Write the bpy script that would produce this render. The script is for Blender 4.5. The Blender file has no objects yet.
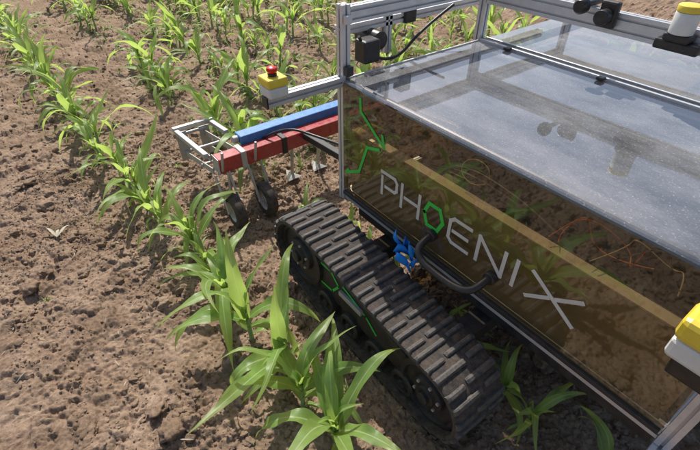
import bpy, math, random, bmesh
import numpy as np
from mathutils import Vector, Matrix, noise as mn
random.seed(7); rng=np.random.default_rng(11)
S=bpy.context.scene
col=S.collection
# ------------------------------------------------------------ materials
def newmat(name):
    m=bpy.data.materials.new(name); m.use_nodes=True
    nt=m.node_tree; nt.nodes.clear()
    out=nt.nodes.new('ShaderNodeOutputMaterial')
    return m,nt,out
def N(nt,t,**k):
    n=nt.nodes.new(t)
    for a,b in k.items(): setattr(n,a,b)
    return n
def ramp(nt,fac,stops):
    r=N(nt,'ShaderNodeValToRGB')
    e=r.color_ramp.elements
    e[0].position=stops[0][0]; e[0].color=(*stops[0][1],1)
    e[1].position=stops[-1][0]; e[1].color=(*stops[-1][1],1)
    for p,c in stops[1:-1]:
        x=e.new(p); x.color=(*c,1)
    nt.links.new(fac,r.inputs[0]); return r.outputs[0]
def noise(nt,scale,detail=4,rough=.6,vec=None):
    n=N(nt,'ShaderNodeTexNoise'); n.inputs['Scale'].default_value=scale
    n.inputs['Detail'].default_value=detail; n.inputs['Roughness'].default_value=rough
    if vec is None:
        g=N(nt,'ShaderNodeNewGeometry'); vec=g.outputs['Position']
    nt.links.new(vec,n.inputs['Vector'])
    return n.outputs['Fac']
def pmat(name,c,rough=.5,metal=0,dust=0,dustc=(.25,.18,.12),dscale=9,bump=0,bscale=120,spec=.5,coat=0):
    m,nt,out=newmat(name)
    b=N(nt,'ShaderNodeBsdfPrincipled')
    b.inputs['Roughness'].default_value=rough; b.inputs['Metallic'].default_value=metal
    b.inputs['Specular IOR Level'].default_value=spec
    b.inputs['Coat Weight'].default_value=coat
    nz=noise(nt,dscale,4,.7)
    d2=tuple(x*.8 for x in c)
    base=ramp(nt,nz,[(.3,d2),(.7,c)])
    if dust>0:
        nz2=noise(nt,dscale*2.3,5,.75)
        r=ramp(nt,nz2,[(.38,(0,0,0)),(.68,(dust,dust,dust))])
        mx=N(nt,'ShaderNodeMix',data_type='RGBA')
        nt.links.new(r,mx.inputs[0]); nt.links.new(base,mx.inputs[6]); mx.inputs[7].default_value=(*dustc,1)
        nt.links.new(mx.outputs[2],b.inputs['Base Color'])
        ma=N(nt,'ShaderNodeMath',operation='MULTIPLY_ADD'); 
        nt.links.new(r,ma.inputs[0]); ma.inputs[1].default_value=.6; ma.inputs[2].default_value=rough
        nt.links.new(ma.outputs[0],b.inputs['Roughness'])
        if metal>0:
            mm=N(nt,'ShaderNodeMath',operation='MULTIPLY_ADD'); nt.links.new(r,mm.inputs[0]); mm.inputs[1].default_value=-metal; mm.inputs[2].default_value=metal
            nt.links.new(mm.outputs[0],b.inputs['Metallic'])
    else: nt.links.new(base,b.inputs['Base Color'])
    if bump>0:
        bp=N(nt,'ShaderNodeBump'); bp.inputs['Strength'].default_value=bump; bp.inputs['Distance'].default_value=.004
        nt.links.new(noise(nt,bscale,4,.7),bp.inputs['Height']); nt.links.new(bp.outputs[0],b.inputs['Normal'])
    nt.links.new(b.outputs[0],out.inputs[0]); return m
M_alu=pmat('aluminium',(.70,.71,.73),.38,.6,dust=.25,dustc=(.45,.39,.33))
M_steel=pmat('galvanised_steel',(.55,.54,.52),.45,.6,dust=.5,dustc=(.38,.30,.22))
M_black=pmat('black_powder_coat',(.018,.018,.02),.45,0,dust=.35,dustc=(.12,.09,.065))
M_blackp=pmat('black_plastic',(.015,.015,.016),.35,0,dust=.12)
M_rubber=pmat('dusty_rubber',(.035,.033,.032),.7,0,dust=.75,dustc=(.16,.12,.09),dscale=14,bump=.5,bscale=160,spec=.35)
M_lug=pmat('rubber_lug',(.055,.053,.052),.52,0,dust=.5,dustc=(.23,.185,.14),dscale=20,bump=.5,bscale=200,spec=.5)
M_red=pmat('red_paint',(.42,.012,.018),.3,0,dust=.35,dustc=(.3,.16,.11),dscale=12,coat=.4)
M_redb=pmat('red_button',(.6,.01,.01),.3)
M_blue=pmat('blue_paint',(.02,.2,.52),.35,0,dust=.3,dustc=(.3,.33,.36),dscale=12)
M_cloth=pmat('blue_strap',(.01,.24,.72),.8,0,bump=.4)
M_yel=pmat('yellow_plastic',(.82,.62,.05),.35,0,dust=.15,dustc=(.6,.5,.2))
M_white=pmat('white_plastic',(.72,.72,.68),.4,0,dust=.15,dustc=(.45,.4,.33))
M_grey=pmat('grey_plastic',(.28,.29,.3),.5,0,dust=.2)
M_green=pmat('green_paint',(.05,.62,.08),.45)
M_let=pmat('silver_vinyl',(.70,.69,.64),.45,.1,dust=.25,dustc=(.4,.35,.27))
M_tan=pmat('inner_sheet',(.58,.50,.32),.42,.05,dust=.6,dustc=(.42,.35,.22),dscale=4)
M_ledge=pmat('inner_ledge',(.80,.73,.56),.4,.2,dust=.3,dustc=(.55,.45,.32))
M_shade=pmat('shade_sheet',(.08,.065,.045),.6,0,dust=.8,dustc=(.16,.12,.08),dscale=5)  # dark material of the sheet added for shade
M_orange=pmat('orange_cable',(.7,.16,.02),.4)
M_wire=pmat('yellow_wire',(.75,.6,.3),.4)
def glassmat(name,tint,dust_haze_amt,dust_haze_col,dscale=3,F0=.045,rough=.03,bmp=.2):
    m,nt,out=newmat(name)
    tr=N(nt,'ShaderNodeBsdfTransparent'); tr.inputs[0].default_value=(*tint,1)
    gl=N(nt,'ShaderNodeBsdfGlossy'); gl.inputs['Roughness'].default_value=rough; gl.inputs[0].default_value=(.97,.98,1,1)
    lw=N(nt,'ShaderNodeLayerWeight'); lw.inputs[0].default_value=.5
    pw=N(nt,'ShaderNodeMath',operation='POWER'); nt.links.new(lw.outputs['Facing'],pw.inputs[0]); pw.inputs[1].default_value=3.6
    ml=N(nt,'ShaderNodeMath',operation='MULTIPLY_ADD'); nt.links.new(pw.outputs[0],ml.inputs[0]); ml.inputs[1].default_value=.93-F0; ml.inputs[2].default_value=F0*1.7
    bp=N(nt,'ShaderNodeBump'); bp.inputs['Strength'].default_value=bmp; bp.inputs['Distance'].default_value=.01
    nt.links.new(noise(nt,2.2,2,.5),bp.inputs['Height']); nt.links.new(bp.outputs[0],gl.inputs['Normal'])
    m1=N(nt,'ShaderNodeMixShader'); nt.links.new(ml.outputs[0],m1.inputs[0]); nt.links.new(tr.outputs[0],m1.inputs[1]); nt.links.new(gl.outputs[0],m1.inputs[2])
    df=N(nt,'ShaderNodeBsdfDiffuse'); df.inputs[0].default_value=(*dust_haze_col,1)  # diffuse layer: dust, and on the top glass painted sky haze too
    g=N(nt,'ShaderNodeNewGeometry'); mp=N(nt,'ShaderNodeMapping'); mp.inputs['Scale'].default_value=(1.,2.,1.); mp.inputs['Rotation'].default_value=(0,0,.9)
    nt.links.new(g.outputs['Position'],mp.inputs[0])
    a=ramp(nt,noise(nt,dscale,8,.72,mp.outputs[0]),[(.36,(.35,.35,.35)),(.72,(1,1,1))])
    b=ramp(nt,noise(nt,120,3,.7),[(.58,(0,0,0)),(.72,(1,1,1))])
    ad=N(nt,'ShaderNodeMath',operation='ADD'); nt.links.new(a,ad.inputs[0]); nt.links.new(b,ad.inputs[1])
    mu=N(nt,'ShaderNodeMath',operation='MULTIPLY'); mu.use_clamp=True; nt.links.new(ad.outputs[0],mu.inputs[0]); mu.inputs[1].default_value=dust_haze_amt
    m2=N(nt,'ShaderNodeMixShader'); nt.links.new(mu.outputs[0],m2.inputs[0]); nt.links.new(m1.outputs[0],m2.inputs[1]); nt.links.new(df.outputs[0],m2.inputs[2])
    nt.links.new(m2.outputs[0],out.inputs[0]); return m
M_gside=glassmat('tinted_side_glass',(.50,.42,.265),.12,(.30,.25,.15),F0=.06)
M_gtop=glassmat('tinted_top_glass',(.42,.37,.31),.30,(.66,.66,.67),2.6,F0=.10,bmp=.12)  # pale cool layer is dust plus sky-reflection haze painted in
# ------------------------------------------------------------ mesh helpers
def mesh_obj(name,verts,faces,mats,parent=None,smooth=False,fm=None):
    me=bpy.data.meshes.new(name); me.from_pydata([tuple(v) for v in verts],[],faces); me.update()
    if not isinstance(mats,(list,tuple)): mats=[mats]
    for m in mats: me.materials.append(m)
    if fm is not None: me.polygons.foreach_set('material_index',fm)
    if smooth: me.polygons.foreach_set('use_smooth',[True]*len(me.polygons))
    o=bpy.data.objects.new(name,me); col.objects.link(o)
    if parent: o.parent=parent
    return o
def empty(name):
    e=bpy.data.objects.new(name,None); e.empty_display_size=.1; col.objects.link(e); return e
def bev(o,w,seg=2):
    m=o.modifiers.new('b','BEVEL'); m.width=w; m.segments=seg; m.limit_method='ANGLE'; m.angle_limit=math.radians(40)
    return o
def box(name,a,b,mat,parent,bevel=.004):
    x0,y0,z0=a; x1,y1,z1=b
    v=[(x0,y0,z0),(x1,y0,z0),(x1,y1,z0),(x0,y1,z0),(x0,y0,z1),(x1,y0,z1),(x1,y1,z1),(x0,y1,z1)]
    f=[(0,3,2,1),(4,5,6,7),(0,1,5,4),(1,2,6,5),(2,3,7,6),(3,0,4,7)]
    o=mesh_obj(name,v,f,mat,parent)
    if bevel: bev(o,bevel)
    return o
def basis(p0,p1,up=(0,0,1)):
    d=(Vector(p1)-Vector(p0)).normalized(); u=Vector(up)
    if abs(d.dot(u))>.95: u=Vector((1,0,0))
    x=d.cross(u).normalized(); y=x.cross(d).normalized(); return d,x,y
def sweep(name,p0,p1,sec,mat,parent,up=(0,0,1),smooth=False):
    d,x,y=basis(p0,p1,up); n=len(sec); v=[]
    for p in (Vector(p0),Vector(p1)):
        for (a,b) in sec: v.append(p+x*a+y*b)
    f=[(i,(i+1)%n,n+(i+1)%n,n+i) for i in range(n)]
    f+= [tuple(range(n))[::-1],tuple(range(n,2*n))]
    return mesh_obj(name,v,f,mat,parent,smooth)
def tsec(wd,ht,nx=1,ny=1,s=.010,dp=.011):
    pts=[]
    def side(p,q,n):
        p=Vector(p);q=Vector(q);L=(q-p).length;d=(q-p)/L;nin=Vector((-d.y,d.x))
        pts.append(tuple(p))
        for k in range(n):
            c=p+d*L*(k+.5)/n
            pts.extend([tuple(c-d*s/2),tuple(c-d*s/2+nin*dp*.35),tuple(c-d*s*.8+nin*dp*.4),tuple(c-d*s*.6+nin*dp),tuple(c+d*s*.6+nin*dp),tuple(c+d*s*.8+nin*dp*.4),tuple(c+d*s/2+nin*dp*.35),tuple(c+d*s/2)])
    a,b=wd/2,ht/2
    side((-a,-b),(a,-b),nx);side((a,-b),(a,b),ny);side((a,b),(-a,b),nx);side((-a,b),(-a,-b),ny)
    return pts
def prof(name,p0,p1,parent,wd=.045,ht=.045,nx=1,ny=1,mat=None):
    return sweep(name,p0,p1,tsec(wd,ht,nx,ny),mat or M_alu,parent)
def cyl(name,p0,p1,r,mat,parent,seg=24,r2=None,bevel=.003):
    r2=r if r2 is None else r2
    d,x,y=basis(p0,p1); v=[]
    for p,rr in ((Vector(p0),r),(Vector(p1),r2)):
        for i in range(seg):
            t=2*math.pi*i/seg; v.append(p+x*rr*math.cos(t)+y*rr*math.sin(t))
    f=[(i,(i+1)%seg,seg+(i+1)%seg,seg+i) for i in range(seg)]+[tuple(range(seg))[::-1],tuple(range(seg,2*seg))]
    o=mesh_obj(name,v,f,mat,parent,True)
    bev(o,bevel)
    return o
def lathe(name,c,axis,pr,mat,parent,seg=40):
    c=Vector(c);d=Vector(axis).normalized();_,x,y=basis((0,0,0),d)
    v=[];n=len(pr)
    for i in range(seg):
        t=2*math.pi*i/seg
        for r,h in pr: v.append(c+d*h+(x*math.cos(t)+y*math.sin(t))*r)
    f=[]
    for i in range(seg):
        j=(i+1)%seg
        for k in range(n-1): f.append((i*n+k,j*n+k,j*n+k+1,i*n+k+1))
    o=mesh_obj(name,v,f,mat,parent,True)
    m=o.modifiers.new('e','EDGE_SPLIT'); m.split_angle=math.radians(35)
    return o
def tube(name,pts,r,mat,parent,cyc=False,res=6):
    cu=bpy.data.curves.new(name,'CURVE'); cu.dimensions='3D'; cu.bevel_depth=r; cu.bevel_resolution=4; cu.use_fill_caps=True
    sp=cu.splines.new('NURBS'); sp.points.add(len(pts)-1)
    for i,p in enumerate(pts): sp.points[i].co=(*p,1)
    sp.order_u=3; sp.use_endpoint_u=True; sp.use_cyclic_u=cyc; sp.resolution_u=res
    cu.materials.append(mat); o=bpy.data.objects.new(name,cu); col.objects.link(o)
    if parent: o.parent=parent
    return o
# ------------------------------------------------------------ noise in numpy
def hsh(ix,iy,seed):
    h=(ix.astype(np.int64)*374761393+iy.astype(np.int64)*668265263+seed*1442695041)&0x7fffffff
    h=((h^(h>>13))*1274126177)&0x7fffffff
    h=(h^(h>>16))&0x7fffffff
    return (h%100003)/100003.
def vn(x,y,seed):
    ix=np.floor(x);iy=np.floor(y);fx=x-ix;fy=y-iy
    fx=fx*fx*(3-2*fx);fy=fy*fy*(3-2*fy)
    a=hsh(ix,iy,seed);b=hsh(ix+1,iy,seed);c=hsh(ix,iy+1,seed);d=hsh(ix+1,iy+1,seed)
    return (a*(1-fx)+b*fx)*(1-fy)+(c*(1-fx)+d*fx)*fy
def worl(x,y,seed):
    ix=np.floor(x);iy=np.floor(y);best=np.full(x.shape,9.);hh=np.zeros(x.shape)
    for dx in(-1,0,1):
        for dy in(-1,0,1):
            cx=ix+dx;cy=iy+dy
            px=cx+hsh(cx,cy,seed);py=cy+hsh(cx,cy,seed+5)
            d=np.hypot(px-x,py-y);m=d<best
            best=np.where(m,d,best);hh=np.where(m,hsh(cx,cy,seed+9),hh)
    return best,hh
def gheight(x,y):
    x=np.asarray(x,float);y=np.asarray(y,float)
    h=(vn(x*1.3,y*1.6,1)-.5)*.04+(vn(x*5,y*5,2)-.5)*.034+(vn(x*12,y*12,22)-.5)*.018
    xx=x+(vn(x*25,y*25,31)-.5)*.06+(vn(x*70,y*70,33)-.5)*.02; yy=y+(vn(x*25,y*25,32)-.5)*.06+(vn(x*70,y*70,34)-.5)*.02
    d,k=worl(xx*8,yy*8,3); h+=np.clip(1-d*d*1.8,0,1)**.6*.040*k**2.5
    d,k=worl(xx*18,yy*18,4); h+=np.clip(1-d*d*1.9,0,1)**.7*.024*k**1.5
    d,k=worl(xx*42,yy*42,6); h+=np.clip(1-d*d*1.8,0,1)**.8*.011*k
    h+=(vn(x*70,y*70,8)-.5)*.007+(vn(x*140,y*140,9)-.5)*.005
    return h-.034
# ------------------------------------------------------------ ground
def axis(lo,hi,step,gneg,gpos,mid=8,end=300):
    a=list(np.arange(lo,hi,step)); s=step;v=a[-1]
    while v<end: s*=(gpos if v<mid else 1.1); v+=s; a.append(v)
    s=step;v=a[0];b=[]
    while v>-end: s*=(gneg if v>-mid else 1.1); v-=s; b.append(v)
    return np.array(b[::-1]+a)
gx=axis(-2.2,1.7,.006,1.006,1.05); gy=axis(-1.75,.2,.006,1.05,1.007)
GX,GY=np.meshgrid(gx,gy,indexing='ij')
GZ=gheight(GX,GY)
far=np.clip((np.hypot(GX,GY)-12)/15,0,1); GZ=GZ*(1-far)-.03*far
nx,ny=GX.shape
def grid_faces(nx,ny):
    i=np.arange(nx-1)[:,None]*ny+np.arange(ny-1)[None,:]
    return np.stack([i,i+ny,i+ny+1,i+1],-1).reshape(-1,4)
def np_mesh(name,V,F,mat,smooth=True,k=4):
    me=bpy.data.meshes.new(name)
    me.vertices.add(len(V)); me.vertices.foreach_set('co',np.ascontiguousarray(V,dtype=np.float32).ravel())
    me.loops.add(F.size); me.loops.foreach_set('vertex_index',np.ascontiguousarray(F,dtype=np.int32).ravel())
    me.polygons.add(len(F)); me.polygons.foreach_set('loop_start',np.arange(0,F.size,k,dtype=np.int32))
    me.polygons.foreach_set('loop_total',np.full(len(F),k,dtype=np.int32))
    me.polygons.foreach_set('use_smooth',np.full(len(F),smooth))
    me.materials.append(mat); me.update(calc_edges=True); me.validate()
    return me
def soilmat(name,var=0):
    m,nt,out=newmat(name); b=N(nt,'ShaderNodeBsdfPrincipled'); b.inputs['Roughness'].default_value=.95; b.inputs['Specular IOR Level'].default_value=.12
    c1=ramp(nt,noise(nt,3.0,6,.65),[(.3,(.205,.138,.092)),(.5,(.295,.205,.142)),(.72,(.41,.30,.22))])
    c2=ramp(nt,noise(nt,55,5,.75),[(.3,(.50,.47,.45)),(.52,(1,1,1)),(.72,(1.3,1.27,1.22))])
    mx=N(nt,'ShaderNodeMix',data_type='RGBA',blend_type='MULTIPLY'); mx.inputs[0].default_value=.9
    nt.links.new(c1,mx.inputs[6]); nt.links.new(c2,mx.inputs[7]); nt.links.new(mx.outputs[2],b.inputs['Base Color'])
    bp=N(nt,'ShaderNodeBump'); bp.inputs['Strength'].default_value=1.; bp.inputs['Distance'].default_value=.006
    nt.links.new(noise(nt,130,5,.75),bp.inputs['Height']); nt.links.new(bp.outputs[0],b.inputs['Normal'])
    nt.links.new(b.outputs[0],out.inputs[0]); return m
M_soil=soilmat('soil')
me=np_mesh('ground',np.stack([GX,GY,GZ],-1).reshape(-1,3),grid_faces(nx,ny),M_soil)
g=bpy.data.objects.new('ground',me); col.objects.link(g)
# clods
def ico(sub):
    bm=bmesh.new(); bmesh.ops.create_icosphere(bm,subdivisions=sub,radius=1)
    a=np.array([v.co[:] for v in bm.verts]); f=np.array([[v.index for v in f.verts] for f in bm.faces]); bm.free(); return a,f
def variants(sub,n,amp):
    base,f=ico(sub); out=[]
    for k in range(n):
        v=base.copy()
        for j in range(5):
            nn=rng.normal(size=3); nn/=np.linalg.norm(nn); c=rng.uniform(.45,.8)
            d=v@nn; v-=np.where(d>c,(d-c)*.75,0)[:,None]*nn
        o=Vector(rng.uniform(0,100,3))
        dd=np.array([mn.fractal(Vector(p)*1.6+o,.7,2.2,5) for p in v]); v*=(1+amp*dd)[:,None]
        v*=rng.uniform(.75,1.3,3)*np.array([1,1,.75]); out.append(v)
    return out,f
big=variants(4,8,.42); med=variants(3,12,.40); sml=variants(1,12,.25)
def clods(n,xr,yr,smin,smax,p,var,sink=.1):
    vars_,bf=var; VS=[];FS=[];off=0
    x=rng.uniform(*xr,n);y=rng.uniform(*yr,n)
    dens=vn(x*2.2,y*2.2,77)+.5*(vn(x*9,y*9,78)-.5); keep=rng.random(n)<(.05+dens)
    x=x[keep];y=y[keep];z=gheight(x,y);n=len(x)
    s=smin*(smax/smin)**(rng.random(n)**p)
    for i in range(n):
        v=vars_[rng.integers(len(vars_))]; a=rng.uniform(0,6.28);ca,sa=math.cos(a),math.sin(a)
        t=v@np.array([[ca,sa,0],[-sa,ca,0],[0,0,1]])
        VS.append(t*s[i]+np.array([x[i],y[i],z[i]+s[i]*sink])); FS.append(bf+off); off+=len(v)
    return np.concatenate(VS),np.concatenate(FS)
parts=[clods(420,(-2.4,1.8),(-1.8,.9),.022,.052,1.6,big,.05),clods(1300,(-2.4,1.8),(-1.8,.9),.010,.024,1.4,med),clods(26000,(-2.4,1.8),(-1.8,.9),.0035,.010,1.3,sml,.2),
       clods(600,(-8,-2.3),(-3.0,4.),.02,.05,1.6,med,.0),clods(8000,(-8,-2.3),(-3,4),.007,.02,1.5,sml,.2)]
VS=[];FS=[];o_=0
for a,b in parts: VS.append(a);FS.append(b+o_);o_+=len(a)
me=np_mesh('soil_clods',np.concatenate(VS),np.concatenate(FS),M_soil,True,3); o=bpy.data.objects.new('soil_clods',me); col.objects.link(o)
# ------------------------------------------------------------ corn
def leafmat(name,dk,lt,tr):
    m,nt,out=newmat(name)
    uv=N(nt,'ShaderNodeUVMap'); sp=N(nt,'ShaderNodeSeparateXYZ'); nt.links.new(uv.outputs[0],sp.inputs[0])
    s1=N(nt,'ShaderNodeMath',operation='SUBTRACT'); nt.links.new(sp.outputs[0],s1.inputs[0]); s1.inputs[1].default_value=.5
    ab=N(nt,'ShaderNodeMath',operation='ABSOLUTE'); nt.links.new(s1.outputs[0],ab.inputs[0])
    rib=ramp(nt,ab.outputs[0],[(.02,(1,1,1)),(.06,(0,0,0))])
    wv=N(nt,'ShaderNodeMath',operation='MULTIPLY'); nt.links.new(sp.outputs[0],wv.inputs[0]); wv.inputs[1].default_value=110
    sn=N(nt,'ShaderNodeMath',operation='SINE'); nt.links.new(wv.outputs[0],sn.inputs[0])
    nz=noise(nt,14,4,.6)
    base=ramp(nt,nz,[(.3,dk),(.7,lt)])
    vein=ramp(nt,sn.outputs[0],[(0,(.88,.88,.88)),(1,(1.08,1.08,1.05))])
    mx=N(nt,'ShaderNodeMix',data_type='RGBA',blend_type='MULTIPLY'); mx.inputs[0].default_value=1
    nt.links.new(base,mx.inputs[6]); nt.links.new(vein,mx.inputs[7])
    tip=ramp(nt,sp.outputs[1],[(.6,(0,0,0)),(1,(.7,.7,.7))])
    m3=N(nt,'ShaderNodeMix',data_type='RGBA'); nt.links.new(tip,m3.inputs[0]); nt.links.new(mx.outputs[2],m3.inputs[6]); m3.inputs[7].default_value=(.26,.28,.06,1)
    m4=N(nt,'ShaderNodeMix',data_type='RGBA'); nt.links.new(rib,m4.inputs[0]); nt.links.new(m3.outputs[2],m4.inputs[6]); m4.inputs[7].default_value=(.40,.50,.24,1)
    b=N(nt,'ShaderNodeBsdfPrincipled'); b.inputs['Roughness'].default_value=.36; b.inputs['Specular IOR Level'].default_value=.6
    nt.links.new(m4.outputs[2],b.inputs['Base Color'])
    bp=N(nt,'ShaderNodeBump'); bp.inputs['Strength'].default_value=.25; bp.inputs['Distance'].default_value=.002
    nt.links.new(sn.outputs[0],bp.inputs['Height']); nt.links.new(bp.outputs[0],b.inputs['Normal'])
    t=N(nt,'ShaderNodeBsdfTranslucent'); m5=N(nt,'ShaderNodeMix',data_type='RGBA',blend_type='MULTIPLY'); m5.inputs[0].default_value=1
    nt.links.new(vein,m5.inputs[6]); m5.inputs[7].default_value=(*tr,1); nt.links.new(m5.outputs[2],t.inputs[0])
    ms=N(nt,'ShaderNodeMixShader'); ms.inputs[0].default_value=.45
    nt.links.new(b.outputs[0],ms.inputs[1]); nt.links.new(t.outputs[0],ms.inputs[2]); nt.links.new(ms.outputs[0],out.inputs[0]); return m
M_leaf=leafmat('corn_leaf',(.11,.215,.045),(.20,.33,.085),(.60,.80,.17))
M_leaf2=leafmat('corn_leaf_young',(.14,.26,.055),(.25,.40,.11),(.68,.88,.20))
M_stem=pmat('corn_stem',(.26,.37,.15),.5)
M_weed=leafmat('weed_leaf',(.07,.15,.025),(.13,.22,.045),(.38,.56,.1))
def leaf(V,F,UV,base,phi,L,W,e0,droop,r,nseg=16,twist=0.,side=0.,fold=.28,rip=.12):
    off=len(V); p=np.array(base,float); az=phi; ph1=r.uniform(0,6.28);ph2=r.uniform(0,6.28);fq=r.uniform(10,20)
    kink=r.uniform(.35,.8); kk=r.choice([0,0,.5,.9])
    for i in range(nseg+1):
        s=i/nseg
        e=e0-droop*(s**1.35)-kk/(1+math.exp(-(s-kink)*22))
        a=az+side*s*s
        d=np.array([math.cos(a)*math.cos(e),math.sin(a)*math.cos(e),math.sin(e)])
        lat=np.array([-math.sin(a),math.cos(a),0])
        nrm=np.cross(d,lat)
        tw=twist*s; lt=lat*math.cos(tw)+nrm*math.sin(tw); nn=nrm*math.cos(tw)-lat*math.sin(tw)
        if i>0: p=p+d*L/nseg
        w=W*.5*(1-s**2.1)**1.0*(.38+.62*min(1,s/.35)**.8)
        if i==nseg: w=.0006
        for k in (-1,-.5,0,.5,1):
            up=fold*(1-.6*s)*abs(k)*w+ rip*w*(k*k)*math.sin(fq*s+(ph1 if k<0 else ph2))*1.6*min(1,s*4)
            V.append(p+lt*k*w+nn*up); UV.append((.5+k*.5,s))
    for i in range(nseg):
        for k in range(4):
            a=off+i*5+k; F.append((a,a+1,a+6,a+5))
def corn_mesh(name,seed,h=.42,nl=8,wd=.045,spread=1.,azim=None,mat=None,extra=None):
    r=random.Random(seed); V=[];F=[];UV=[]
    a0=r.uniform(0,math.pi) if azim is None else azim
    stemh=h*.42; lean=(r.uniform(-.06,.06),r.uniform(-.06,.06))
    for i in range(nl):
        t=i/(nl-1); hb=.02+stemh*(t**.9)
        az=a0+math.pi*(i%2)+r.uniform(-.6,.6)
        L=h*(.62+.72*math.sin(math.pi*(.12+.72*t)))*r.uniform(.8,1.15)
        W=wd*(.6+.55*math.sin(math.pi*(.1+.7*t)))*r.uniform(.85,1.15)
        e0=math.radians(r.uniform(38,58)+28*t)
        dr=math.radians(r.uniform(60,125)*(1.15-.6*t))*spread
        if i<2: L*=.62; W*=.6
        leaf(V,F,UV,(lean[0]*hb,lean[1]*hb,hb),az,L,W,e0,dr,r,twist=r.uniform(-1.3,1.3),side=r.uniform(-.9,.9),rip=.2)
    for (az,L,W,e0,dr) in (extra or []):
        leaf(V,F,UV,(0,0,stemh*.8),az,L,W,math.radians(e0),math.radians(dr),r,twist=r.uniform(-.4,.4),side=r.uniform(-.3,.3),rip=.24,nseg=24)
    for i in range(2):
        leaf(V,F,UV,(0,0,stemh*.9),a0+r.uniform(0,6.28),h*r.uniform(.45,.62),wd*.55,math.radians(r.uniform(74,88)),math.radians(r.uniform(15,55)),r,fold=.9)
    nf=len(F)
    off=len(V); sg=10; rings=8
    for i in range(rings+1):
        t=i/rings; z=-.03+(stemh+.05)*t; rad=(.0135-.006*t)*(1+.10*(i%2))*h/.42
        for k in range(sg):
            a=2*math.pi*k/sg; V.append(np.array((lean[0]*z+rad*math.cos(a),lean[1]*z+rad*math.sin(a),z))); UV.append((.3,.2))
    for i in range(rings):
        for k in range(sg):
            F.append((off+i*sg+k,off+i*sg+(k+1)%sg,off+(i+1)*sg+(k+1)%sg,off+(i+1)*sg+k))
    me=bpy.data.meshes.new(name); me.from_pydata([tuple(v) for v in V],[],F)
    me.materials.append(mat or M_leaf); me.materials.append(M_stem)
    me.polygons.foreach_set('material_index',[0]*nf+[1]*(len(F)-nf)); me.polygons.foreach_set('use_smooth',[True]*len(F))
    ul=me.uv_layers.new(name='UVMap'); UVa=np.array(UV); li=np.zeros(len(me.loops),dtype=np.int32); me.loops.foreach_get('vertex_index',li)
    ul.data.foreach_set('uv',UVa[li].astype(np.float32).ravel()); me.update(); return me
cm=[corn_mesh('corn_mesh',100+i,h=random.Random(i).uniform(.36,.48),nl=6+i%3,wd=.062,mat=M_leaf if i%2 else M_leaf2) for i in range(18)]
def plant(x,y,me=None,sc=1.,rot=None):
    o=bpy.data.objects.new('corn_plant',me or random.choice(cm)); col.objects.link(o)
    z=float(gheight(np.array([x]),np.array([y]))[0])
    o.location=(x,y,z); o.rotation_euler=(random.uniform(-.14,.14),random.uniform(-.14,.14),random.uniform(0,6.28) if rot is None else rot); o.scale=(sc,)*3
    return o
def row1w(l): return float(np.interp(l,[-9,-5.4,-2.35,-.1,1.5],[-1.12,-1.0,-.88,-.70,-.66]))
l=-.30
while l>-9:
    plant(l,row1w(l)+random.uniform(-.05,.05),sc=random.uniform(.6,1.1)); l-=random.uniform(.14,.3)
for (x,w,h,seed,az,ex) in [
    (.93,-.72,.42,901,2.5,[(-2.2,.54,.085,48,75),(1.6,.54,.085,66,48),(.3,.44,.08,55,70),(2.9,.44,.08,60,80)]),
    (.68,-.74,.38,902,.6,[(-2.0,.46,.08,50,80),(1.9,.46,.085,80,30)]),
    (.45,-.70,.44,903,2.2,[(2.6,.46,.09,84,20),(-1.6,.42,.08,50,90)]),
    (.18,-.75,.44,904,1.1,[(2.6,.54,.10,88,18),(-1.9,.44,.08,45,85)]),
    (-.08,-.76,.46,905,2.6,[(2.2,.50,.09,82,25),(-2.4,.42,.08,55,80)])]:
    me=corn_mesh('corn_mesh',seed,h=h,nl=7,wd=.074,azim=az,mat=M_leaf2,extra=ex); plant(x,w,me,1,0)
gaps=[(.07,-3.0,-2.25),(.07,-6.1,-4.5),(.07,-7.8,-7.2),(.80,-4.6,-4.1),(1.55,-3.2,-2.7),(.8,-6.6,-6)]
for w0,ls,le in [(.07,1.7,-9.5),(.80,1.9,-10),(1.55,-.6,-10),(2.3,2.,-10),(3.05,2,-10),(3.8,1,-10),(4.55,0,-10)]:
    l=ls
    while l>le:
        under=(l>-1.0 and w0<2)
        skip=(-1.15<l<-.7 and w0<1) or any(abs(w0-a)<.01 and b<l<c for a,b,c in gaps)
        if not skip: plant(l,w0+random.uniform(-.07,.07)-.012*(-l if l<0 else 0),sc=random.uniform(.55,.75) if under else random.uniform(.6,1.3))
        l-=random.uniform(.15,.34)
# weeds
r=random.Random(5);V=[];F=[];UV=[]
for i in range(300):
    x=r.uniform(-8,1.6);y=r.uniform(-2.2,2.2)
    if r.random()<.75: x=r.uniform(-8,-1.0); y=r.choice([.07,.8,1.5])+r.gauss(0,.16)
    z=float(gheight(np.array([x]),np.array([y]))[0])
    if y<-.95 and r.random()<.88: continue
    bg_=r.uniform(.6,1.9)
    for k in range(r.randint(4,8)):
        leaf(V,F,UV,(x,y,z),r.uniform(0,6.28),r.uniform(.04,.11)*bg_,r.uniform(.006,.02)*bg_,math.radians(r.uniform(30,80)),math.radians(r.uniform(20,90)),r,nseg=5)
me=bpy.data.meshes.new('weeds'); me.from_pydata([tuple(v) for v in V],[],F); me.materials.append(M_weed); me.polygons.foreach_set('use_smooth',[True]*len(F))
ul=me.uv_layers.new(name='UVMap'); li=np.zeros(len(me.loops),dtype=np.int32); me.loops.foreach_get('vertex_index',li); ul.data.foreach_set('uv',np.array(UV)[li].astype(np.float32).ravel())
o=bpy.data.objects.new('weeds',me); col.objects.link(o)
M_straw=pmat('straw',(.44,.39,.28),.8)
V=[];F=[];UV=[]
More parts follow.
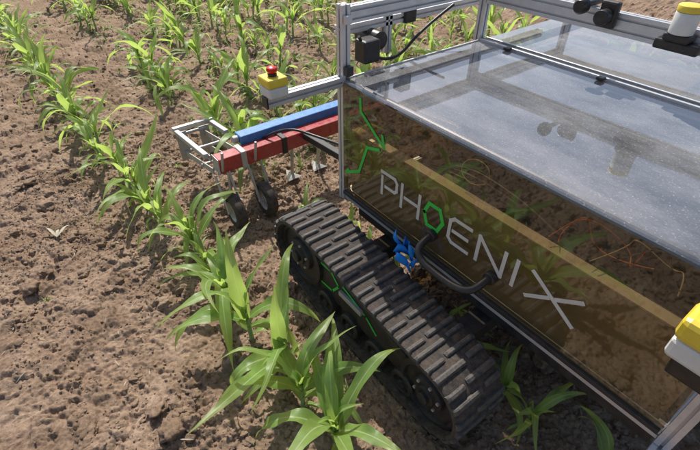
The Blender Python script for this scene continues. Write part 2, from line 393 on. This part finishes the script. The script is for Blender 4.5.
for i in range(220):
    x=r.uniform(-4,1.6);y=r.uniform(-2,.6);z=float(gheight(np.array([x]),np.array([y]))[0])+.014
    leaf(V,F,UV,(x,y,z),r.uniform(0,6.28),r.uniform(.015,.07),r.uniform(.002,.006),math.radians(r.uniform(-8,15)),.2,r,nseg=4)
for k in range(3):
    x,y=-1.35,-1.42; z=float(gheight(np.array([x]),np.array([y]))[0])+.03
    leaf(V,F,UV,(x,y,z),2.4+.5*k,.17,.022,.2,.5,r,nseg=8)
o=mesh_obj('straw_debris',V,F,M_straw,None,True)
# ------------------------------------------------------------ ROBOT
R=empty('agricultural_robot')
BL=1.74; TZ=1.2; BZ=.56
prof('front_post',(0,0.0225,.50),(0,0.0225,1.52),R)
prof('front_mid_post',(0,1.0,.50),(0,1.0,1.50),R)
prof('front_far_post',(0,1.95,.50),(0,1.95,1.52),R)
prof('rear_post',(BL+.03,.0225,.50),(BL+.03,.0225,1.24),R)
prof('rear_far_post',(BL+.03,1.95,.50),(BL+.03,1.95,1.5),R)
prof('top_front_beam',(0,.047,1.475),(0,1.93,1.475),R,.045,.07,1,2)
prof('second_front_beam',(-.16,.10,1.36),(-.16,1.9,1.36),R)
prof('top_long_beam',(.025,1.0,1.44),(2.4,1.0,1.44),R,.045,.09,1,2)
prof('top_long_far_beam',(.025,1.93,1.5),(2.4,1.93,1.5),R)
prof('side_arm',(0,-.001,1.185),(0,-.40,1.185),R)
box('arm_cap',(-.024,-.408,1.161),(.024,-.4005,1.209),M_blackp,R,.002)
box('arm_bracket',(.024,.006,1.215),(.05,.045,1.26),M_blackp,R)
for z in (1.25,1.42,.62): cyl('post_bolt',(0,-.003,z),(0,.001,z),.007,M_steel,R,6,bevel=.001)
for z in (1.445,1.15): box('corner_bracket',(.023,.004,z),(.045,.04,z+.035),M_alu,R,.003)
def estop(c,par,s=.095):
    x,y,z=c
    box('e_stop_base',(x-s/2,y-s/2,z),(x+s/2,y+s/2,z+.045),M_white,par,.008)
    box('e_stop_cover',(x-s/2-.001,y-s/2-.001,z+.0455),(x+s/2+.001,y+s/2+.001,z+.085),M_yel,par,.008)
    cyl('e_stop_collar',(x,y,z+.085),(x,y,z+.097),.02,M_blackp,par)
    lathe('e_stop_button',(x,y,z+.095),(0,0,1),[(0,.03),(.014,.029),(.022,.024),(.024,.014),(.021,.006),(.014,.0),(0,0)],M_redb,par)
estop((0,-.355,1.2085),R)
box('rear_stop_cover',(1.62,-.145,1.055),(1.79,-.03,1.13),M_yel,R,.018)
box('rear_stop_base',(1.625,-.14,.985),(1.785,-.03,1.0545),M_white,R,.014)
box('rear_stop_socket',(1.65,-.125,.92),(1.76,-.02,.984),M_blackp,R,.01)
prof('lower_side_rail',(.025,.03,.535),(BL+.005,.03,.535),R)
prof('rear_cross_rail',(BL+.03,-.06,.475),(BL+.03,2.0,.475),R)
prof('front_cross_rail',(0,.047,.52),(0,1.93,.52),R)
box('side_sill',(.03,-.012,.552),(BL,.006,.572),M_black,R,.002)
box('chassis_beam',(.08,.06,.40),(BL,.13,.505),M_black,R,.006)
box('chassis_far_beam',(.08,1.8,.40),(BL,1.87,.505),M_black,R,.006)
for x in (.30,.95): box('axle_beam',(x,-.09,.30),(x+.1,2.05,.39),M_black,R,.006)
def cover(name,y0,y1,z0side,mats):
    pr=[(y0,z0side),(y0,TZ-.03)]+[(y0+.03*(1-math.cos(t)),TZ-.03+.03*math.sin(t)) for t in [math.pi/12*i for i in range(1,7)]]
    pr+= [(y1-.002,TZ)]
    xs=[.024,BL]; V=[];F=[];fm=[]
    for x in xs:
        for p in pr: V.append((x,p[0],p[1]))
    n=len(pr)
    for k in range(n-1): F.append((k,n+k,n+k+1,k+1)); fm.append(0 if k<3 else 1)
    return mesh_obj(name,V,F,mats,R,False,fm)
cover('side_and_top_cover',.0,.965,BZ,[M_gside,M_gtop])
mesh_obj('far_top_cover',[(.024,1.04,TZ),(BL,1.04,TZ),(BL,1.93,TZ),(.024,1.93,TZ)],[(0,1,2,3)],M_gtop,R)
box('front_window',(-.004,.06,.56),(.004,.97,TZ-.03),M_gside,R,0)
box('cover_front_trim',(.0235,.03,TZ+.001),(.032,.965,TZ+.007),M_alu,R,.001)
box('cover_seam_rail',(.03,.97,TZ-.03),(BL+.3,.985,TZ+.012),M_alu,R,.002)
box('cover_seam',(.03,.986,TZ-.03),(BL+.3,1.025,TZ+.006),M_blackp,R,.003)
box('cover_far_trim',(.03,1.026,TZ-.03),(BL+.3,1.038,TZ+.012),M_alu,R,.002)
for x in (.22,.75,1.3): box('cover_hinge',(x,.935,TZ+.004),(x+.035,.969,TZ+.018),M_blackp,R,.004)
box('inner_side_sheet',(.05,.035,.565),(BL-.02,.041,.93),M_tan,R,0)
box('inner_ledge',(.05,.035,.931),(BL-.02,.085,.939),M_ledge,R,.001)
box('shade_sheet',(.05,.14,.57),(BL-.02,.955,.575),M_shade,R,0)  # added sheet: shades the soil below and darkens the box interior
prof('inner_rail',(.05,.5,.98),(BL-.02,.5,.98),R,mat=M_black)
box('inner_tray',(.05,.55,.60),(BL-.02,.95,.62),M_black,R,.002)
box('controller_box',(.25,.60,.621),(.62,.9,.86),M_black,R,.01)
box('battery_box',(.8,.58,.621),(1.25,.92,.84),M_grey,R,.01)
box('junction_box',(1.35,.62,.621),(1.6,.9,.80),M_black,R,.01)
box('pump_housing',(.30,.2,.576),(.55,.42,.72),M_grey,R,.02)
cyl('hose_coil_drum',(1.2,.2,.68),(1.2,.42,.68),.10,M_black,R)
for k in range(3): tube('loom',[(.3,.3,.75),(.5,.25+.05*k,.86),(.9,.32,.80+.03*k),(1.2,.22,.84),(1.6,.3,.78)],.008,M_blackp,R)
box('divider_sheet',(.03,.96,.57),(BL,.966,1.16),M_black,R,0)
box('far_body',(.06,1.05,.57),(BL-.02,1.9,1.08),M_grey,R,.01)
box('far_body_lid',(.3,1.2,1.081),(1.0,1.7,1.12),M_white,R,.01)
rc=random.Random(4)
for k in range(4):
    x0=rc.uniform(1.15,1.35)
    pts=[(x0,.06,.97)]
    for j in range(5): pts.append((x0+.07*j+rc.uniform(-.06,.06),.12+rc.uniform(-.05,.2),.95+rc.uniform(-.04,.12)))
    tube('cable',pts,.002,[M_orange,M_wire,M_blackp,M_orange][k],R)
pts=[(.78+.07*math.cos(a),.10+.02*math.sin(a),1.03+.045*math.sin(a)) for a in np.linspace(0,5.8,12)]
tube('cable_loop',pts,.0018,M_wire,R)
tube('handle',[(.70,-.012,.70),(.70,-.06,.695),(.71,-.11,.67),(.76,-.125,.645),(.86,-.125,.64),(.96,-.125,.65),(1.02,-.11,.675),(1.03,-.06,.70),(1.03,-.012,.705)],.0165,M_blackp,R,res=10)
for x in (.70,1.03): cyl('handle_boss',(x,-.03,.70),(x,-.001,.70),.028,M_blackp,R)
# blue strap
for q,(x0,y0,z0,ln) in enumerate([(.52,-.06,.60,.17),(.56,-.08,.57,.14),(.60,-.05,.62,.10)]):
    V=[];n=26
    for i in range(n):
        t=i/(n-1); x=x0+ln*t+.014*math.sin(9*t+q*2); z=z0-.05*t+.022*math.sin(13*t+1+q); y=y0-.035*math.sin(3*t)-.014*math.sin(17*t+q)
        V.append((x,y,z+.022)); V.append((x+.010*math.sin(11*t+q),y-.018*math.cos(13*t),z-.016))
    F=[(2*i,2*i+1,2*i+3,2*i+2) for i in range(n-1)]
    o=mesh_obj('blue_strap',V,F,M_cloth,R,True); o.modifiers.new('s','SOLIDIFY').thickness=.003
# lettering
def stroke(V,F,a,b,w,y,th=.0012):
    a=Vector(a);b=Vector(b);d=(b-a).normalized();n=Vector((-d.y,d.x))*w/2; a=a-d*w*.42;b=b+d*w*.42
    off=len(V)
    for yy in (y,y-th):
        for p in (a-n,b-n,b+n,a+n): V.append((p.x,yy,p.y))
    for f in [(0,3,2,1),(4,5,6,7),(0,1,5,4),(1,2,6,5),(2,3,7,6),(3,0,4,7)]: F.append(tuple(off+i for i in f))
def glyphs(name,polys,w,mat,y0):
    V=[];F=[];k=0
    for pl in polys:
        for a,b in zip(pl[:-1],pl[1:]): stroke(V,F,a,b,w,y0-.0003*(k%5)); k+=1
    return mesh_obj(name,V,F,mat,R)
Z0,Z1=.725,.85
def G(x,w,pl): return [[(x+p[0]*w,Z0+p[1]*(Z1-Z0)) for p in s] for s in pl]
L_=[]
L_+=G(.335,.11,[[(0.05,0),(0.05,.78)],[(0,1),(.85,1),(1,.85),(1,.52),(.85,.4),(.28,.4)]])
L_+=G(.48,.115,[[(0,0),(0,1)],[(1,0),(1,1)],[(.2,.5),(1,.5)]])
L_+=G(.78,.11,[[(1,1),(.2,1),(0,.85),(0,.15),(.2,0),(1,0)],[(.2,.5),(.9,.5)]])
L_+=G(.935,.125,[[(0,0),(0,1),(1,0),(1,1)]])
L_+=G(1.115,.10,[[(0,0),(0,1)]])
L_+=G(1.18,.19,[[(0,0),(.42,.44)],[(.58,.56),(1,1)],[(0,1),(1,0)]])
glyphs('lettering',L_,.0165,M_let,-.002)
hx=[(.63,.7875),(.653,.845),(.717,.845),(.742,.7875),(.717,.73),(.653,.73)]
glyphs('green_hexagon_letter',[hx+[hx[0]]],.018,M_green,-.002)
glyphs('green_logo',[[(.16,1.15),(.165,1.09),(.34,.975),(.325,1.03)],[(.305,.95),(.22,.925),(.16,.76),(.05,.70),(.07,.725)]],.0155,M_green,-.002)
# upper right devices
cyl('knob_shaft',(.60,.93,1.50),(.60,1.09,1.50),.013,M_blackp,R)
lathe('clamp_knob',(.60,.92,1.50),(0,-1,0),[(0,.05),(.025,.048),(.034,.035),(.034,.01),(.025,0),(0,0)],M_blackp,R)
box('clamp_block',(.66,.94,1.42),(.74,.976,1.53),M_blackp,R,.01)
cyl('clamp_roller',(.70,.89,1.47),(.70,.939,1.47),.032,M_blackp,R)
box('sensor_mount',(.93,.92,1.40),(1.10,.976,1.44),M_blackp,R,.008)
box('sensor_clamp',(.96,.90,1.441),(1.06,.976,1.47),M_blackp,R,.008)
cyl('sensor_housing',(1.01,.93,1.471),(1.01,.93,1.55),.045,M_white,R)
cyl('sensor_band',(1.01,.93,1.551),(1.01,.93,1.575),.046,M_yel,R)
box('rail_motor',(-.10,.16,1.22),(-.01+0.0,.26,1.33),M_blackp,R,.012)
cyl('rail_motor_drum',(-.22,.30,1.30),(-.06,.30,1.30),.045,M_blackp,R)
box('rail_clamp',(-.19,.52,1.33),(-.12,.60,1.45),M_blackp,R,.008)
tube('front_cable',[(-.05,.15,1.35),(-.09,.25,1.22),(-.06,.42,1.18),(-.08,.6,1.3),(-.05,.8,1.4)],.008,M_blackp,R)
prof('front_stub_post',(-.16,.42,1.2),(-.16,.42,1.52),R)
# tracks
def hull(pts):
    pts=sorted(set(pts))
    def half(ps):
        h=[]
        for p in ps:
            while len(h)>=2 and (h[-1][0]-h[-2][0])*(p[1]-h[-2][1])-(h[-1][1]-h[-2][1])*(p[0]-h[-2][0])<=0: h.pop()
            h.append(p)
        return h
    a=half(pts);b=half(pts[::-1]); return a[:-1]+b[:-1]
def track(y0,y1,outer):
    wheels=[(.06,.29,.195),(1.07,.215,.175),(.30,.105,.075),(.92,.105,.075)]
    P=[]
    for cx,cz,r_ in wheels:
        for i in range(90):
            a=2*math.pi*i/90; P.append((round(cx+r_*math.cos(a),5),round(cz+r_*math.sin(a),5)))
    H=np.array(hull(P)); H=np.vstack([H,H[:1]])
    seg=np.hypot(*np.diff(H,axis=0).T); cum=np.concatenate([[0],np.cumsum(seg)]); Lt=cum[-1]
    def at(s):
        s=s%Lt; x=np.interp(s,cum,H[:,0]); z=np.interp(s,cum,H[:,1]); return np.array([x,z])
    def fr(s):
        t=at(s+.012)-at(s-.012); t/=np.linalg.norm(t); return at(s),t,np.array([t[1],-t[0]])
    n=180; V=[];F=[]
    sec=[(y0,0),(y0,.022),(y0+.012,.028),(y1-.012,.028),(y1,.022),(y1,0)]
    for i in range(n):
        p,t,nn=fr(Lt*i/n)
        for y,h in sec: q=p+nn*h; V.append((q[0],y,q[1]))
    m=len(sec)
    for i in range(n):
        j=(i+1)%n
        for k in range(m): F.append((i*m+k,j*m+k,j*m+(k+1)%m,i*m+(k+1)%m))
    mesh_obj('track_belt',V,F,M_rubber,R,True).modifiers.new('e','EDGE_SPLIT').split_angle=math.radians(40)
    nl=56; V=[];F=[]
    def lug(s,ya,yb,hw,hh,sk=0):
        off=len(V)
        for y,ds,hs in ((ya,-sk,.5),(ya+.012,-sk,1),(yb-.012,sk,1),(yb,sk,.5)):
            for (ds2,h) in ((-hw,.02),(-hw*.7,.026+hh*.75*hs),(-hw*.35,.027+hh*hs),(hw*.35,.027+hh*hs),(hw*.7,.026+hh*.75*hs),(hw,.02)):
                p,t,nn=fr(s+ds+ds2); q=p+nn*h; V.append((q[0],y,q[1]))
        for a in range(3):
            for b in range(5): F.append((off+a*6+b,off+a*6+b+6,off+a*6+b+7,off+a*6+b+1))
        F.append(tuple(off+i for i in range(6))); F.append(tuple(off+18+i for i in range(5,-1,-1)))
    W=y1-y0
    for i in range(nl):
        s=Lt*i/nl; pt=Lt/nl
        if i%2==0:
            lug(s,y0-.004,y0+W*.60,.0155,.015,0); lug(s+pt*.15,y0+W*.66,y1+.004,.014,.013,0)
        else:
            lug(s,y0+W*.40,y1+.004,.0155,.015,0); lug(s-pt*.15,y0-.004,y0+W*.34,.014,.013,0)
    mesh_obj('track_lugs',V,F,M_lug,R)
    sg=-1 if outer<0 else 1; ys=y0 if outer<0 else y1
    for idx,(cx,cz,r_) in enumerate(wheels[:2]):
        c=(cx,ys-sg*.035,cz); d=(0,sg,0)
        lathe('track_wheel',c,d,[(0,-.06),(r_-.012,-.06),(r_-.004,-.05),(r_-.004,.0),(r_-.03,.006),(r_-.035,-.012),(r_*.52,-.016),(r_*.48,.004),(r_*.30,.008),(r_*.28,.02),(0,.022)],M_black,R,48)
        for k in range(6):
            a=k*math.pi/3+.3; q=(cx+r_*.40*math.cos(a),0,cz+r_*.40*math.sin(a))
            y=ys-sg*.035+sg*.004
            cyl('wheel_bolt',(q[0],y,q[2]),(q[0],y+sg*.012,q[2]),.008,M_steel,R,6,bevel=.001)
        cyl('hub_cap',(cx,ys-sg*.018,cz),(cx,ys+sg*.004,cz),r_*.17,M_black,R)
    for cx in (.30,.51,.72,.92):
        c=(cx,ys-sg*.03,.105)
        lathe('road_roller',c,(0,sg,0),[(0,-.08),(.073,-.08),(.073,-.004),(.066,.004),(.05,.004),(.046,-.014),(.024,-.014),(.02,.008),(0,.01)],M_black,R,32)
    pl=[(.16,.16),(.98,.12),(1.0,.25),(.80,.30),(.30,.40),(.14,.38)]
    V=[];ya=ys-sg*.055;yb=ys-sg*.10
    for y in (ya,yb):
        for x,z in pl: V.append((x,y,z))
    k=len(pl); F=[tuple(range(k)),tuple(range(k,2*k))[::-1]]+[(i,k+i,k+(i+1)%k,(i+1)%k) for i in range(k)]
    bev(mesh_obj('track_side_frame',V,F,M_black,R),.008)
    V=[];F=[]
    yy=ya+sg*.002 if sg<0 else ya+.0035
    gl=[[(.20,.35),(.33,.36),(.40,.30),(.34,.22),(.24,.21)],[(.44,.33),(.62,.28),(.70,.22)]]
    for s in gl:
        for a,b in zip(s[:-1],s[1:]): stroke(V,F,a,b,.014,yy)
    mesh_obj('track_green_stripe',V,F,M_green,R)
    box('tensioner',(.42,min(ya,ya+sg*.02)-.0,.27),(.60,max(ya,ya+sg*.02),.30),M_steel,R,.003)
track(-.37,-.09,-1)
track(2.03,2.31,1)
# ------------------------------------------------------------ hoeing implement
I=empty('hoeing_implement')
def rect(a,b): return [(-a/2,-b/2),(a/2,-b/2),(a/2,b/2),(-a/2,b/2)]
def bar(name,p0,p1,a,b,mat,bevel=.006): 
    return bev(sweep(name,p0,p1,rect(a,b),mat,I),bevel)
bar('red_toolbar',(-.90,-.38,.42),(-.90,1.6,.42),.10,.11,M_red)
bar('toolbar_cap',(-.90,-.386,.42),(-.90,-.3805,.42),.104,.114,M_steel,.001)
bar('blue_bar',(-1.0,-.16,.50),(-1.0,1.5,.50),.095,.065,M_blue,.006)
cyl('blue_bar_end',(-1.0,-.20,.50),(-1.0,-.161,.50),.026,M_steel,I)
bar('toolbar_clamp',(-.90,-.22,.42),(-.90,-.18,.42),.12,.13,M_steel)
bar('toolbar_clamp_b',(-.90,.10,.42),(-.90,.14,.42),.12,.13,M_black)
for y in (-.40,-.22):
    bar('link_lower',(-.93,y,.36),(-1.50,y,.24),.008,.045,M_steel,.002)
    bar('link_upper',(-.93,y,.46),(-1.50,y,.36),.008,.045,M_steel,.002)
    bar('link_plate',(-1.50,y,.18),(-1.50,y,.42),.08,.008,M_steel,.002)
for x,z in ((-1.50,.40),(-1.50,.25),(-1.2,.41),(-1.12,.32)): cyl('link_pin',(x,-.42,z),(x,-.20,z),.012,M_steel,I)
bar('front_hoop',(-1.56,-.44,.42),(-1.56,-.12,.42),.035,.035,M_steel,.004)
bar('front_hoop_leg',(-1.56,-.14,.405),(-1.25,-.14,.44),.035,.035,M_steel,.004)
bar('front_hoop_leg_b',(-1.56,-.42,.405),(-.95,-.42,.475),.035,.035,M_steel,.004)
def iwheel(x,y,r_,w):
    lathe('press_wheel_tyre',(x,y,r_),(0,1,0),[(r_*.62,-w/2),(r_*.9,-w/2),(r_,-w*.3),(r_,w*.3),(r_*.9,w/2),(r_*.62,w/2),(r_*.62,-w/2)],M_rubber,I)
    lathe('press_wheel_rim',(x,y,r_),(0,1,0),[(0,-w*.35),(r_*.25,-w*.35),(r_*.3,-w*.15),(r_*.55,-w*.15),(r_*.63,-w*.45),(r_*.63,w*.45),(r_*.55,w*.15),(r_*.3,w*.15),(r_*.25,w*.35),(0,w*.35)],M_steel,I)
for y in (-.37,-.13):
    iwheel(-.74,y,.125,.07)
    bar('wheel_fork',(-.86,y+.05,.37),(-.74,y+.05,.12),.008,.035,M_steel,.002)
    bar('wheel_fork_b',(-.86,y-.05,.37),(-.74,y-.05,.12),.008,.035,M_steel,.002)
    cyl('wheel_axle',(-.74,y-.06,.125),(-.74,y+.06,.125),.010,M_steel,I)
    cyl('adjuster',(-.83,y,.40),(-.78,y,.56),.009,M_steel,I)
for y in (-.28,.25,.5,.95):
    bar('tine_shank',(-.97,y,.44),(-1.02,y,.03),.012,.035,M_steel,.002)
    V=[(-1.12,y,.03),(-.98,y-.07,.012),(-.96,y,.03),(-.98,y+.07,.012),(-1.0,y,.05)]
    mesh_obj('hoe_share',V,[(0,1,4),(0,4,3),(1,2,4),(2,3,4),(0,3,2,1)],M_steel,I)
bar('support_arm',(-.86,.30,.44),(-.01,.30,.50),.05,.05,M_black)
bar('support_arm_b',(-.86,1.2,.44),(-.01,1.2,.50),.05,.05,M_alu)
tube('hydraulic_hose',[(-.95,.0,.47),(-.8,.1,.6),(-.6,.25,.55),(-.2,.3,.6),(0,.4,.62)],.009,M_blackp,I)
# ------------------------------------------------------------ light, world, camera
EL=52
sun_dir=Vector((-.93,.36,0)).normalized()*math.cos(math.radians(EL))+Vector((0,0,math.sin(math.radians(EL))))
sl=bpy.data.lights.new('sun','SUN'); sl.energy=5.0; sl.angle=math.radians(.5); sl.color=(1,.96,.89)
so=bpy.data.objects.new('sun',sl); so.rotation_euler=sun_dir.to_track_quat('Z','Y').to_euler(); so.location=(0,0,5); col.objects.link(so)
w=bpy.data.worlds.new('World'); S.world=w; w.use_nodes=True; nt=w.node_tree; nt.nodes.clear()
sk=nt.nodes.new('ShaderNodeTexSky'); sk.sky_type='NISHITA'; sk.sun_disc=False; sk.sun_elevation=math.radians(EL); sk.sun_rotation=math.atan2(sun_dir.x,sun_dir.y)
sk.dust_density=2.5
bg=nt.nodes.new('ShaderNodeBackground'); bg.inputs[1].default_value=.14; wo=nt.nodes.new('ShaderNodeOutputWorld')
nt.links.new(sk.outputs[0],bg.inputs[0]); nt.links.new(bg.outputs[0],wo.inputs[0])
cd=bpy.data.cameras.new('camera'); cam=bpy.data.objects.new('camera',cd); col.objects.link(cam); S.camera=cam
cd.sensor_width=36; cd.lens=444/700*36; cd.clip_end=1000; cd.clip_start=.02
p=math.radians(39.4); fwd=Vector((-.795*math.cos(p),.606*math.cos(p),-math.sin(p)))
cam.location=(1.679,-1.22,2.0); cam.rotation_euler=fwd.to_track_quat('-Z','Y').to_euler()
S.view_settings.view_transform='Standard'; S.view_settings.look='None'; S.view_settings.exposure=0
